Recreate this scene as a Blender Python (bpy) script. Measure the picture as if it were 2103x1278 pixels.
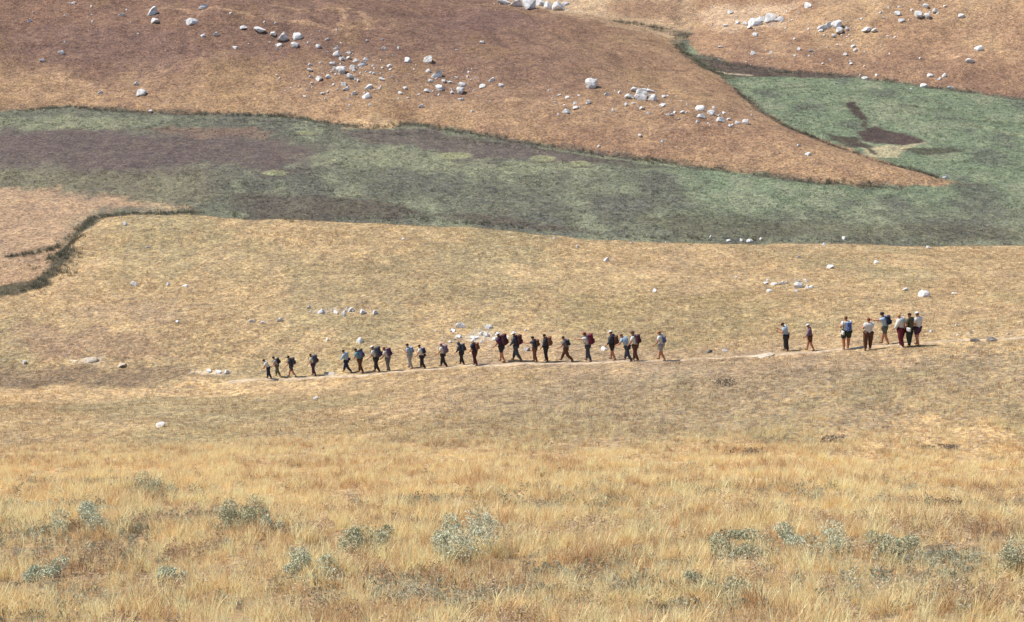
import bpy, bmesh, math, random
import numpy as np
from mathutils import Vector, Matrix, Euler
R = math.radians
for o in list(bpy.data.objects): bpy.data.objects.remove(o)
S = bpy.context.scene
COL = S.collection
random.seed(7); RNG = np.random.default_rng(7)

# ------------------------------------------------------------------ camera, sky, sun, exposure
W0, H0, FPX, HORIZON = 2103.0, 1278.0, 3600.0, -600.0
PITCH = math.atan((H0/2-HORIZON)/FPX)
cam_d = bpy.data.cameras.new('camera'); cam = bpy.data.objects.new('camera', cam_d); COL.objects.link(cam)
cam_d.sensor_width = 36; cam_d.lens = 36*FPX/W0; cam_d.clip_start = .1; cam_d.clip_end = 6000
cam.location = (0, 0, 0); cam.rotation_euler = (math.pi/2-PITCH, 0, 0)
S.camera = cam
SUN_EL, SUN_AZ = R(54), R(-70)          # azimuth measured from +Y towards +X
w = bpy.data.worlds.new('World'); S.world = w; w.use_nodes = True
nt = w.node_tree; bg = nt.nodes['Background']
sky = nt.nodes.new('ShaderNodeTexSky'); sky.sky_type = 'NISHITA'; sky.sun_disc = False
sky.sun_elevation = SUN_EL; sky.sun_rotation = SUN_AZ; sky.altitude = 900; sky.dust_density = 1.5
nt.links.new(sky.outputs[0], bg.inputs[0]); bg.inputs[1].default_value = .11
sd = bpy.data.lights.new('sun', 'SUN'); sd.energy = 3.9; sd.angle = R(.55); sd.color = (1, .965, .90)
sun = bpy.data.objects.new('sun', sd); COL.objects.link(sun)
sv = Vector((math.sin(SUN_AZ)*math.cos(SUN_EL), math.cos(SUN_AZ)*math.cos(SUN_EL), math.sin(SUN_EL)))
sun.rotation_euler = sv.to_track_quat('Z', 'Y').to_euler()
S.view_settings.view_transform = 'Standard'; S.view_settings.look = 'None'
S.view_settings.exposure = .74; S.view_settings.gamma = 1
S.render.engine = 'CYCLES'

# ------------------------------------------------------------------ numeric helpers
def lin(c): return tuple(((v/255)/12.92 if v/255 <= .04045 else ((v/255+.055)/1.055)**2.4) for v in c)
ALB = .70
DESAT = .27
def alb(*c):
    l = np.array(lin(c))*ALB; g = l @ np.array([.2126,.7152,.0722]); return l*(1-DESAT)+g*DESAT*np.array([1.04,.99,1.0])
def h2(ix, iy, seed):
    n = (ix.astype(np.int64)*374761393 + iy.astype(np.int64)*668265263 + seed*1274126177) & 0x7fffffff
    n = ((n ^ (n >> 13))*1274126177) & 0x7fffffff
    return ((n ^ (n >> 16)) & 0xffff)/65535.
def vnoise(x, y, seed=0):
    ix, iy = np.floor(x), np.floor(y); fx, fy = x-ix, y-iy
    fx = fx*fx*(3-2*fx); fy = fy*fy*(3-2*fy); ix = ix.astype(np.int64); iy = iy.astype(np.int64)
    a, b, c, d = h2(ix, iy, seed), h2(ix+1, iy, seed), h2(ix, iy+1, seed), h2(ix+1, iy+1, seed)
    return (a*(1-fx)+b*fx)*(1-fy)+(c*(1-fx)+d*fx)*fy
def fbm(x, y, seed=0, oct=4):
    v = 0; a = .5; t = 0
    for i in range(oct):
        v = v+a*vnoise(x*2**i+i*17.3, y*2**i-i*9.1, seed+i); t += a; a *= .5
    return v/t-.5
def sstep(a, b, v): t = np.clip((v-a)/(b-a), 0, 1); return t*t*(3-2*t)
def pdist(px, py, pts, closed):
    d = np.full(px.shape, 1e9); n = len(pts)
    for i in range(n if closed else n-1):
        (ax, ay), (bx, by) = pts[i], pts[(i+1) % n]
        vx, vy = bx-ax, by-ay; L = vx*vx+vy*vy+1e-9
        t = np.clip(((px-ax)*vx+(py-ay)*vy)/L, 0, 1)
        d = np.minimum(d, (px-ax-t*vx)**2+(py-ay-t*vy)**2)
    return np.sqrt(d)
def psd(px, py, pts):                    # signed distance to a polygon, positive inside
    ins = np.zeros(px.shape, bool); n = len(pts)
    for i in range(n):
        (ax, ay), (bx, by) = pts[i], pts[(i+1) % n]
        if ay == by: continue
        c = ((ay > py) != (by > py)) & (px < (bx-ax)*(py-ay)/(by-ay)+ax); ins ^= c
    return np.where(ins, 1, -1)*pdist(px, py, pts, True)
CP, SP = math.cos(PITCH), math.sin(PITCH)
def ray(px, row):
    u, v = (px-W0/2)/FPX, -(row-H0/2)/FPX
    return u, CP+v*SP, -SP+v*CP
def at_depth(px, row, d):
    x, y, z = ray(px, row); return x*d/y, d, z*d/y
ZV = -44.0
def at_valley(px, row):
    x, y, z = ray(px, row); t = ZV/z; return (x*t, y*t)

# ------------------------------------------------------------------ the lie of the land
ctrl = [at_depth(*c) for c in [
  (-150,1278,31),(300,1278,30.5),(1051,1278,30),(1700,1278,29.5),(2250,1278,29),
  (0,1100,43),(700,1100,42),(1400,1100,41.5),(2103,1100,40.5),
  (-100,930,72),(500,930,70),(1051,930,69),(1600,930,67.5),(2250,930,65.5),
  (0,840,90),(500,850,86),(1051,840,82),(1600,820,78.5),(2103,800,77),
  (-100,800,104),(250,790,105),(552,781,104.5),(712,769,103),(867,761,101.5),(1030,749,99.5),(1160,746,98),(1357,742,95.5),
  (1613,724,92),(1780,718,90.5),(1880,711,89.5),(2103,692,88.5),(2300,675,88),
  (40,690,114),(500,690,112),(1051,670,111),(1500,650,108),(2000,620,104),
  (60,600,126),(500,580,127),(1051,570,125),(1600,570,121),(2103,560,118),
  (480,440,149),(250,440,150),(40,545,134),(800,447,146.5),(1051,466,142.5),(1350,490,139),(1700,492,138),(2103,500,136),(2350,505,134)]]
ctrl += [(x, y, z) for y, z in ((0,-1.7),(12,-7.6),(-40,11)) for x in (-60,-20,0,20,60)]
ctrl += [(-80,50,-22),(-80,90,-38),(-75,125,-42.3),(80,50,-20),(80,90,-29),(85,130,-38.5)]
ctrl = np.array(ctrl)
def tps(r2): return np.where(r2 > 1e-9, r2*np.log(np.maximum(r2, 1e-9)), 0)
n = len(ctrl); K = tps(((ctrl[:, None, :2]-ctrl[None, :, :2])**2).sum(-1)) + np.eye(n)*30
P = np.c_[np.ones(n), ctrl[:, :2]]
A = np.zeros((n+3, n+3)); A[:n, :n] = K; A[:n, n:] = P; A[n:, :n] = P.T
WT = np.linalg.solve(A, np.r_[ctrl[:, 2], 0, 0, 0])
def near_z(x, y):
    x = np.clip(x, -95, 95); y = np.clip(y, -60, 175)
    z = WT[n]+WT[n+1]*x+WT[n+2]*y
    for i in range(n): z = z+WT[i]*tps((x-ctrl[i, 0])**2+(y-ctrl[i, 1])**2)
    return z
def P2(l, f=at_valley): return [f(*p) for p in l]
edge_px = [(2400,505,133.5),(2103,500,136),(1900,495,137),(1700,492,138),(1500,492,138.5),(1350,490,139),(1250,488,139.5),(1150,480,141),(1051,466,142.5),(950,458,144),
           (800,447,146.5),(700,451,147),(600,457,147.5),(540,455,148),(480,441,149),(400,438,149.8),(250,440,150),(195,448,149),(160,480,145),(120,515,139.5),(40,548,134.5),(-120,590,129)]
EDGE = [(140, 131)]+[at_depth(*e)[:2] for e in edge_px]+[(-95, 124), (-400, 110)]
FIELD = [(400, 120)]+EDGE+[(-400, -300), (400, -300)]
SPUR_FRONT = [(-140,236),(40,226),(150,221),(300,231),(450,235),(600,241),(690,256),(760,263),(850,256),(950,271),(1100,297),(1250,319),(1400,339),(1550,359),(1700,377),(1850,385),(1975,381)]
SPUR_BACK = [(1935,367),(1860,344),(1780,323),(1700,294),(1620,260),(1560,224),(1530,200),(1505,178),(1485,160),(1430,125),(1392,97),(1375,78),(1340,64),(1280,50),(1180,32),(1060,12)]
SPUR = P2(SPUR_FRONT)+P2(SPUR_BACK)+[(-30, 285), (-110, 330), (-400, 380), (-400, 215)]
FAR_FOOT = [(2500,255),(2300,228),(2103,205),(2000,191),(1900,178),(1750,157),(1600,148),(1500,134),(1440,114),(1415,92),(1404,76),(1415,60),(1330,44),(1200,26),(1080,4)]
FAR = P2(FAR_FOOT)+[(-25, 298), (-110, 345), (-700, 420), (-700, 4000), (3000, 4000), (3000, 150)]
def terrain(x, y):
    x = np.asarray(x, float); y = np.asarray(y, float)
    wx, wy = x+fbm(x*.16, y*.16, 5)*1.6, y+fbm(x*.16, y*.16, 6)*1.6
    nz = near_z(x, y)
    nz = nz+fbm(x*.09, y*.09, 11, 3)*.7*sstep(25, 60, y)+fbm(x*.5, y*.5, 12, 3)*.22
    z = np.full(x.shape, ZV)+fbm(x*.12, y*.12, 13, 3)*.35
    s = np.maximum(psd(wx, wy, SPUR), 0)
    cap = 6.2+9*sstep(-8, -45, x)+40*sstep(-60, -200, x)
    spur = cap*(1-np.exp(-s*.30/cap*1.05))
    spur = spur*(1+fbm(x*.035, y*.035, 14, 3)*.35)+fbm(x*.11, y*.11, 15, 3)*sstep(0, 10, s)*1.7-(.5-np.abs(fbm(x*.13+y*.03, y*.045, 25, 3)))*sstep(2, 14, s)*1.5+fbm(x*.05, y*.55, 26, 3)*.35*sstep(1, 6, s)
    f = np.maximum(psd(wx, wy, FAR), 0)
    far = 150*(1-np.exp(-f*.27/150))
    far = far*(1+fbm(x*.03, y*.03, 16, 3)*.3)+fbm(x*.1, y*.1, 17, 3)*sstep(0, 10, f)*1.9-(.5-np.abs(fbm(x*.12, y*.05, 27, 3)))*sstep(2, 14, f)*1.8+fbm(x*.05, y*.5, 28, 3)*.35*sstep(1, 6, f)
    v = z+spur+far+fbm(x*.6, y*.6, 18, 3)*.14
    sdg = psd(x+fbm(x*.4, y*.4, 8)*.8, y+fbm(x*.4, y*.4, 9)*.8, FIELD)
    k = sstep(1.8, -1.8, sdg)
    out = nz*(1-k)+v*k
    return out

# one grid for all the land, finest where the valley lies
AP = 40.
tt = np.r_[np.array([-12,-6,-3,-2,-1.4,-1,-.8,-.65,-.55,-.47,-.41,-.37,-.34]), np.arange(-.318, .3181, .00098), np.array([.34,.37,.41,.47,.55,.65,.8,1,1.4,2,3,6,12])]
yy = np.r_[np.arange(-34, 20, 3.), np.arange(20, 28, .8), np.arange(28, 80, .34), np.arange(80, 150, .27), np.arange(150, 250, .3), np.arange(250, 300, .9), np.geomspace(302, 3000, 60)]
X = tt[None, :]*(yy[:, None]+AP); Y = np.repeat(yy[:, None], len(tt), 1)
sh = X.shape
Z = terrain(X.ravel(), Y.ravel()).reshape(sh)
def ground(x, y):
    x = np.asarray(x, float); y = np.asarray(y, float)
    t = x/(y+AP)
    i = np.clip(np.searchsorted(yy, y)-1, 0, len(yy)-2); j = np.clip(np.searchsorted(tt, t)-1, 0, len(tt)-2)
    a = np.clip((y-yy[i])/(yy[i+1]-yy[i]), 0, 1); b = np.clip((t-tt[j])/(tt[j+1]-tt[j]), 0, 1)
    return (Z[i, j]*(1-b)+Z[i, j+1]*b)*(1-a)+(Z[i+1, j]*(1-b)+Z[i+1, j+1]*b)*a
_s = np.arange(18, 330, .12)
def hit(px, row):                        # where the line of sight of a pixel meets the land
    x, y, z = ray(px, row)
    s = _s/y; gz = ground(x*s, _s); below = np.nonzero(z*s <= gz)[0]
    if not len(below): k = len(_s)-1
    else: k = below[0]
    if k > 0:
        a = z*s[k-1]-gz[k-1]; b = z*s[k]-gz[k]; f = a/(a-b) if a != b else 0
        d = _s[k-1]+f*(_s[k]-_s[k-1])
    else: d = _s[k]
    gx, gy = x*d/y, d
    return float(gx), float(gy), float(ground(gx, gy))
def hit2(px, row): return hit(px, row)[:2]

# ------------------------------------------------------------------ colours of the land
xf, yf = X.ravel(), Y.ravel()
def tint(c, m, col): m = m[:, None]; return c*(1-m)+np.array(col)*m
sf = psd(xf+fbm(xf*.5, yf*.5, 31)*.7, yf+fbm(xf*.5, yf*.5, 32)*1.1, FIELD)
wx, wy = xf+fbm(xf*.16, yf*.16, 5)*1.6+fbm(xf*.6, yf*.6, 33)*1.1, yf+fbm(xf*.16, yf*.16, 6)*1.6+fbm(xf*.6, yf*.6, 34)*1.8
ss = psd(wx, wy, SPUR); sfar = psd(wx, wy, FAR)
GOLD, FIELDC, MAUVE, OLIVE = alb(216,176,112), alb(190,158,102), alb(162,136,108), alb(158,148,100)
HLOW, HUP, HRED = alb(188,148,108), alb(144,108,94), alb(160,118,94)
MEAD, MEADR, MLIGHT, DARKP, DARKL, BARE = alb(116,116,90), alb(120,136,96), alb(146,150,110), alb(108,94,88), alb(98,90,78), alb(220,198,160)
c = np.tile(FIELDC, (len(xf), 1))
n1, n2, n3 = fbm(xf*.07, yf*.05, 41), fbm(xf*.2, yf*.12, 42), fbm(xf*.45, yf*.22, 43)
c = tint(c, sstep(.0, .28, n1+n2*.5)*.55, MAUVE); c = tint(c, sstep(.02, .28, -n1+n3*.5)*.5, OLIVE)
c = tint(c, sstep(.06, .3, n2+n3*.6)*.45, GOLD)
c = tint(c, sstep(78, 62, yf+n2*14)*.9, GOLD)
c = tint(c, sstep(58, 40, yf+n2*14)*.85, alb(156,126,86))
c = tint(c, sstep(.08, .25, n3)*sstep(60, 72, yf)*sstep(96, 80, yf)*sstep(-6, 10, xf)*.75, alb(140,124,84))
# valley floor
mz = sstep(.35, -.35, sf)
mead = tint(np.tile(MEAD, (len(xf), 1)), sstep(8, 24, xf+n2*14+n3*6)*sstep(148, 166, yf+n2*12), MEADR)
mead = tint(mead, sstep(.0, .25, n3+n2*.6)*.6, MLIGHT); mead = tint(mead, sstep(.02, .22, -n2-n3*.5)*.55, alb(104,102,90))
mead = mead*np.array([.98,1.0,1.06]); c = c*(1-mz[:, None])+mead*mz[:, None]
def patch(pts, col, soft=.5, warp=.8, amt=1., f=hit2):
    global c
    pl = [f(*p) for p in pts]; ax = np.array(pl)
    m = (xf > ax[:, 0].min()-4) & (xf < ax[:, 0].max()+4) & (yf > ax[:, 1].min()-5) & (yf < ax[:, 1].max()+5)
    x, y = xf[m], yf[m]
    s = psd(x+fbm(x*.45, y*.3, 51)*warp*2+fbm(x*1.4, y*1.0, 53)*warp, y+fbm(x*.45, y*.3, 52)*warp*3+fbm(x*1.4, y*1., 54)*warp*1.4, pl)
    c[m] = tint(c[m], sstep(-soft, soft, s)*amt, col)
def line(pts, col, wd=.4, warp=.5, amt=1.):
    global c
    pl = [hit2(*p) for p in pts]; ax = np.array(pl)
    m = (xf > ax[:, 0].min()-4) & (xf < ax[:, 0].max()+4) & (yf > ax[:, 1].min()-5) & (yf < ax[:, 1].max()+5)
    x, y = xf[m], yf[m]
    d = pdist(x+fbm(x*.7, y*.5, 61)*warp*2, y+fbm(x*.7, y*.5, 62)*warp*2, pl, False)+fbm(x*.9, y*.9, 63)*wd*1.8
    c[m] = tint(c[m], sstep(wd*1.25, wd*.5, d)*amt*np.clip(.75+1.6*fbm(x*.3, y*.3, 64), .1, 1), col)
# spur and far hill
hl = sstep(-.25, .3, ss)
hcol = tint(np.tile(HLOW, (len(xf), 1)), sstep(0, 20, ss+n1*24+n2*12)*sstep(30, -4, xf)*.9, HUP)
hcol = tint(hcol, sstep(.0, .3, n1*.8+n2*.7)*.5, HRED); hcol = tint(hcol, sstep(.05, .3, -n2+n3*.5)*.4, alb(176,138,90))
hcol = tint(hcol, sstep(.1, .3, n3)*.3, alb(150,108,88))
hcol = hcol*np.array([.87,.86,.80]); c = c*(1-hl[:, None])+hcol*hl[:, None]
fl = sstep(-.25, .3, sfar)
fcol = tint(np.tile(alb(182,140,104), (len(xf), 1)), sstep(.0, .25, n1+n2*.6)*.7, alb(154,118,98))
fcol = tint(fcol, sstep(.02, .25, n2-n1*.4)*.55, alb(200,162,116)); fcol = tint(fcol, sstep(16, 34, sfar+n2*10)*.55, alb(204,168,122))
fcol = tint(fcol, sstep(26, 40, xf+n2*6)*sstep(14, 4, sfar+n2*8)*.6, alb(150,112,92))
fcol = fcol*np.array([.90,.89,.83]); c = c*(1-fl[:, None])+fcol*fl[:, None]
patch([(960,-60),(1430,-40),(1420,60),(1408,74),(1392,90),(1375,80),(1240,48),(1050,14)], alb(186,150,108), .6, .8, .9)
patch([(960,-60),(1250,-40),(1240,30),(1050,8)], alb(196,164,120), .6, .8, .8)
# named patches on valley floor and field
patch([(-60,268),(200,262),(330,272),(560,285),(660,300),(640,340),(560,355),(470,340),(330,352),(200,350),(-60,345)], alb(108,90,86), 3., 2.6, .85)
patch([(300,262),(420,262),(560,268),(545,284),(400,285)], alb(146,108,88), 1.2, 1.6, .55)
patch([(-60,240),(240,238),(300,252),(240,266),(-60,262)], MLIGHT, 1.2, 1.4, .6)
patch([(-60,345),(420,350),(470,370),(430,410),(330,425),(200,400),(-60,382)], alb(128,118,90), 2.2, 2., .65)
patch([(-80,384),(180,398),(320,424),(380,436),(250,438),(190,446),(150,490),(100,560),(50,596),(-80,615)], alb(186,148,106), 2.2, 2.2, .9)
patch([(690,268),(850,262),(1000,286),(1180,312),(1260,330),(1180,338),(1060,328),(960,330),(840,300),(740,292)], DARKP, .9, 1.1, .85)
patch([(1180,316),(1400,346),(1300,345),(1200,330)], DARKL, .5, .6, .6)
patch([(660,318),(700,303),(800,302),(850,318),(1010,336),(1120,330),(1240,345),(1100,352),(900,356),(760,345),(650,335)], MLIGHT, 1.2, 1.6, .6)
for px, py, rx, ry in ((935,320,36,7),(1115,325,30,7),(565,355,28,6),(630,273,22,4),(1190,336,24,6)):
    patch([(px+rx*math.cos(a), py+ry*math.sin(a)) for a in np.linspace(0, 6.2, 12)], alb(150,152,104), .2, .25, .9)
    line([(px-rx*.8, py+ry*1.15), (px+rx*.8, py+ry*1.25)], DARKL, .3, .2, .8)
patch([(480,395),(640,400),(860,430),(840,444),(700,450),(560,452),(500,430)], alb(100,88,76), .8, 1.2, .7)
patch([(860,440),(1000,440),(1160,465),(1260,485),(1100,468),(950,456)], alb(98,84,74), .6, .8, .65)
patch([(1300,440),(1700,455),(2103,470),(2103,496),(1700,490),(1400,488)], alb(102,98,76), 1., 1.2, .55)
# right arm of the meadow
patch([(1420,118),(1470,125),(1600,143),(1750,152),(1740,160),(1600,158),(1520,160),(1470,148)], alb(98,76,70), .5, .6, .9)
patch([(1735,212),(1755,208),(1775,235),(1785,245),(1765,246),(1745,228)], alb(88,72,66), .25, .3, .95)
patch([(1760,270),(1800,262),(1860,275),(1900,290),(1860,298),(1800,295),(1768,285)], alb(88,70,66), .3, .5, .95)
patch([(1700,276),(1760,282),(1800,304),(1750,304),(1710,290)], alb(84,72,62), .3, .5, .9)
patch([(1800,300),(1860,298),(1905,290),(1870,304),(1840,322),(1790,322),(1770,312)], alb(184,170,124), .3, .5, .9)
patch([(1850,305),(1960,302),(1985,310),(1900,320)], alb(84,82,66), .4, .4, .85)
line([(1745,210),(1760,228),(1778,246),(1775,262),(1790,272)], alb(84,70,62), .4, .35, .95); line([(1690,272),(1730,284),(1770,300),(1800,318)], alb(84,74,62), .35, .4, .9)
for a in (((1740,190),(1800,188)),((1560,185),(1660,178)),((1850,215),(2000,235)),((1930,240),(2100,255))): line(a, alb(96,104,74), .6, .5, .6)
line([(1990,255),(2103,280),(2200,300)], alb(150,146,104), .6, .5, .6)
# dark sedge margins
line(SPUR_FRONT[:-1], DARKL, .7, .7, .75); line([(450,246),(620,252),(760,276),(900,276),(1100,306),(1300,334)], DARKL, .3, .3, .7)
line([(1110,303),(1250,325),(1400,344)], MLIGHT, .3, .2, .7)
line([(1960,384),(1990,380),(2010,377)], DARKL, .6, .3, .7)
line([(1925,366),(1860,346),(1780,325),(1700,296),(1620,263),(1560,228),(1532,203),(1508,182)], DARKL, .7, .5, .75)
line(FAR_FOOT[1:9], DARKL, .7, .5, .8); line([(1500,160),(1440,132),(1400,104),(1392,85),(1402,72)], alb(92,88,64), 1.2, .6, .9)
line([(1404,72),(1340,56),(1260,44)], alb(98,86,66), 1.6, .8, .75); line([(1395,50),(1385,30),(1400,0)], alb(96,82,66), .9, .4, .8)
patch([(1250,5),(1390,0),(1390,38),(1330,36),(1270,30)], alb(150,112,82), 1., 1.2, .7)
line([(1475,148),(1500,152),(1540,155)], BARE, .45, .2, .9)
line([(400,437),(250,440),(192,449),(160,478),(115,508),(70,520),(20,528)], alb(96,90,70), .5, .7, .95)
patch([(150,492),(152,520),(128,556),(108,585),(60,600),(-20,612),(-20,590),(50,578),(88,560),(112,520)], alb(92,86,64), .4, .7, .95)
for a in (((300,20),(520,30),(700,62)),((560,10),(640,22),(720,18)),((700,20),(715,70)),((740,24),(760,62)),((60,150),(160,170),(300,215)),((720,262),(800,262)),((1050,205),(1200,215),(1300,235)),((1520,10),(1700,40)),((1900,110),(2080,125)),((1500,100),(1700,140))): line(a, alb(204,160,112), .5, 1.4, .55)
patch([(720,250),(780,243),(840,252),(790,262),(740,262)], alb(218,178,120), .6, 1., .75)
patch([(1450,10),(1640,8),(1600,60),(1480,62),(1430,40)], alb(214,180,136), 1.4, 2., .7)
patch([(860,30),(1000,20),(1120,40),(1080,62),(900,60)], alb(132,98,88), 1.6, 2.4, .6)
patch([(60,60),(320,60),(420,110),(300,160),(80,130)], alb(132,100,90), 2., 3., .5)
line([(92,100),(100,72),(118,104)], alb(140,100,76), .25, .3, .6)
# mauve, brown and green tracts on the field
patch([(-60,748),(180,756),(330,752),(480,770),(330,786),(60,800),(-60,800)], alb(138,112,84), .8, 1.5, .75)
patch([(30,640),(250,690),(420,720),(200,735),(30,730)], alb(166,130,98), 1.5, 2, .6)
patch([(500,530),(900,520),(1100,600),(900,640),(600,620)], alb(168,146,98), 2, 2.5, .5)
patch([(1150,610),(1550,600),(1620,680),(1400,720),(1180,690)], alb(160,140,86), 1.5, 2.5, .6)
patch([(950,790),(1500,760),(2103,730),(2103,860),(1700,880),(1250,900),(950,870)], alb(158,138,98), 1.5, 2.5, .5)
patch([(760,860),(1100,840),(1300,890),(1100,930),(850,920)], alb(162,138,88), 1.5, 2.5, .5)
patch([(-60,800),(400,785),(560,785),(700,775),(700,790),(300,815),(-60,840)], GOLD, .8, 1., .7)
line([(640,640),(700,636),(760,640)], alb(206,190,160), .45, .4, .6); patch([(955,690),(985,680),(1040,690),(1015,702),(960,702)], alb(206,190,160), .3, .6, .7)
line([(150,742),(200,738)], BARE, .4, .3, .7); line([(400,762),(480,765)], BARE, .4, .3, .7)
c = np.clip(c*(1+fbm(xf*1.1, yf*.7, 71)[:, None]*.35), .01, .9)

def new_mat(name):
    m = bpy.data.materials.new(name); m.use_nodes = True
    return m, m.node_tree.nodes, m.node_tree.links, m.node_tree.nodes['Principled BSDF']
def ground_mat():
    m, N, L, b = new_mat('dry_land')
    at = N.new('ShaderNodeAttribute'); at.attribute_name = 'Col'
    tc = N.new('ShaderNodeTexCoord')
    def noise(scale, det, rough, dist=0):
        t = N.new('ShaderNodeTexNoise'); t.inputs['Scale'].default_value = scale; t.inputs['Detail'].default_value = det
        t.inputs['Roughness'].default_value = rough; t.inputs['Distortion'].default_value = dist
        L.new(tc.outputs['Object'], t.inputs['Vector']); return t
    def ramp(src, p0, c0, p1, c1):
        r = N.new('ShaderNodeValToRGB'); e = r.color_ramp.elements
        e[0].position = p0; e[0].color = c0; e[1].position = p1; e[1].color = c1
        L.new(src, r.inputs[0]); return r.outputs[0]
    def mul(a, b_):
        x = N.new('ShaderNodeMix'); x.data_type = 'RGBA'; x.blend_type = 'MULTIPLY'; x.inputs[0].default_value = 1
        L.new(a, x.inputs[6]); L.new(b_, x.inputs[7]); return x.outputs[2]
    g0 = noise(.5, 5, .65, .5); g1 = noise(4.2, 3, .75); g2 = noise(1.3, 4, .7, .4); g3 = noise(6.5, 2, .7)
    o = mul(at.outputs['Color'], ramp(g1.outputs[0], .33, (.40,.42,.50,1), .67, (1.6,1.54,1.40,1)))
    o = mul(o, ramp(g2.outputs[0], .34, (.74,.73,.76,1), .66, (1.25,1.24,1.18,1)))
    o = mul(o, ramp(g0.outputs[0], .36, (.88,.87,.90,1), .64, (1.12,1.12,1.07,1)))
    o = mul(o, ramp(g3.outputs[0], .36, (.86,.98,1.2,1), .64, (1.14,1.02,.8,1)))
    L.new(o, b.inputs['Base Color']); b.inputs['Roughness'].default_value = .95; b.inputs['Specular IOR Level'].default_value = .1
    bp = N.new('ShaderNodeBump'); bp.inputs['Strength'].default_value = .7; bp.inputs['Distance'].default_value = .16
    L.new(g1.outputs[0], bp.inputs['Height']); L.new(bp.outputs[0], b.inputs['Normal'])
    return m
M_LAND = ground_mat()
# normals of the whole sheet, so the pieces of the land join without a seam
gx = np.stack([X, Y, Z], -1); du = np.gradient(gx, axis=1); dv = np.gradient(gx, axis=0)
NR = np.cross(du, dv); NR /= np.linalg.norm(NR, axis=-1, keepdims=True)+1e-12; NR = NR.reshape(-1, 3)
vid = np.arange(sh[0]*sh[1]).reshape(sh)
quads = np.stack([vid[:-1, :-1], vid[:-1, 1:], vid[1:, 1:], vid[1:, :-1]], -1).reshape(-1, 4)
zone = np.where(sf > 0, 0, np.where(sfar > 0, 3, np.where(ss > 0, 2, 1)))
qz = zone[quads[:, 0]]
verts = gx.reshape(-1, 3)
for k, nm, lab in ((0,'ground','golden dry grass slope and field crossed by the path'),(1,'meadow','green sedge meadow on the valley floor'),
              (2,'hillside','brown rounded spur strewn with pale boulders'),(3,'far_hillside','reddish hillside beyond the right arm of the meadow')):
    q = quads[qz == k]; u, inv = np.unique(q, return_inverse=True); inv = inv.reshape(-1, 4)
    me = bpy.data.meshes.new(nm); me.vertices.add(len(u)); me.vertices.foreach_set('co', verts[u].astype(np.float32).ravel())
    me.loops.add(inv.size); me.loops.foreach_set('vertex_index', inv.astype(np.int32).ravel())
    me.polygons.add(len(inv)); me.polygons.foreach_set('loop_start', np.arange(0, inv.size, 4, dtype=np.int32))
    me.update(calc_edges=True); me.validate()
    me.polygons.foreach_set('use_smooth', np.ones(len(inv), bool))
    ca = me.color_attributes.new('Col', 'FLOAT_COLOR', 'POINT'); ca.data.foreach_set('color', np.c_[c[u], np.ones(len(u))].astype(np.float32).ravel())
    me.normals_split_custom_set_from_vertices(NR[u].astype(np.float32))
    me.materials.append(M_LAND)
    o = bpy.data.objects.new(nm, me); COL.objects.link(o); o['kind'] = 'structure'; o['label'] = lab

# ------------------------------------------------------------------ object helpers
def tag(o, label, cat, group=None):
    o['label'] = label; o['category'] = cat
    if group: o['group'] = group
    return o
def simple(name, col, rough=.85, var=.15, scale=6., coord='Object', spec=.2):
    m, N, L, b = new_mat(name)
    t = N.new('ShaderNodeTexNoise'); tc = N.new('ShaderNodeTexCoord'); L.new(tc.outputs[coord], t.inputs['Vector'])
    t.inputs['Scale'].default_value = scale; t.inputs['Detail'].default_value = 4
    r = N.new('ShaderNodeValToRGB'); e = r.color_ramp.elements
    e[0].position = .3; e[0].color = (*[v*(1-var) for v in col], 1); e[1].position = .7; e[1].color = (*[min(1, v*(1+var)) for v in col], 1)
    L.new(t.outputs[0], r.inputs[0]); L.new(r.outputs[0], b.inputs['Base Color'])
    b.inputs['Roughness'].default_value = rough; b.inputs['Specular IOR Level'].default_value = spec
    return m
def mobj(name, vs, fs, mat, parent=None, smooth=True, link=True):
    me = bpy.data.meshes.new(name); me.from_pydata([tuple(v) for v in vs], [], fs); me.update()
    if smooth: me.polygons.foreach_set('use_smooth', [True]*len(me.polygons))
    if mat: me.materials.append(mat)
    o = bpy.data.objects.new(name, me)
    if link: COL.objects.link(o)
    if parent: o.parent = parent
    return o
def bmobj(name, bm, mat, parent=None, smooth=True):
    me = bpy.data.meshes.new(name); bm.to_mesh(me); bm.free()
    if smooth: me.polygons.foreach_set('use_smooth', [True]*len(me.polygons))
    me.materials.append(mat); o = bpy.data.objects.new(name, me); COL.objects.link(o)
    if parent: o.parent = parent
    return o

# ------------------------------------------------------------------ the path
def path_mat():
    m, N, L, b = new_mat('trodden_earth')
    tc = N.new('ShaderNodeTexCoord'); t = N.new('ShaderNodeTexNoise'); t.inputs['Scale'].default_value = 3; t.inputs['Detail'].default_value = 5
    L.new(tc.outputs['Object'], t.inputs['Vector']); r = N.new('ShaderNodeValToRGB'); e = r.color_ramp.elements
    e[0].position = .35; e[0].color = (*alb(178,144,102), 1); e[1].position = .66; e[1].color = (*alb(222,192,146), 1)
    L.new(t.outputs[0], r.inputs[0]); L.new(r.outputs[0], b.inputs['Base Color']); b.inputs['Roughness'].default_value = .95
    return m
PATH_PX = [(2300,678),(2200,684),(2103,692),(2000,699),(1900,706),(1815,711),(1735,718),(1660,723),(1560,730),(1450,737),(1357,742),(1250,744),(1120,747),(1030,749),(950,753),(867,760),(773,767),(680,773),(599,778),(540,782),(470,786)]
PATH = np.array([hit2(*p) for p in PATH_PX])
cum = np.r_[0, np.cumsum(np.hypot(*np.diff(PATH, axis=0).T))]
def path_at(s): return np.array([np.interp(s, cum, PATH[:, 0]), np.interp(s, cum, PATH[:, 1])])
pv, pf = [], []; ns = int(cum[-1]/.3)
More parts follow.
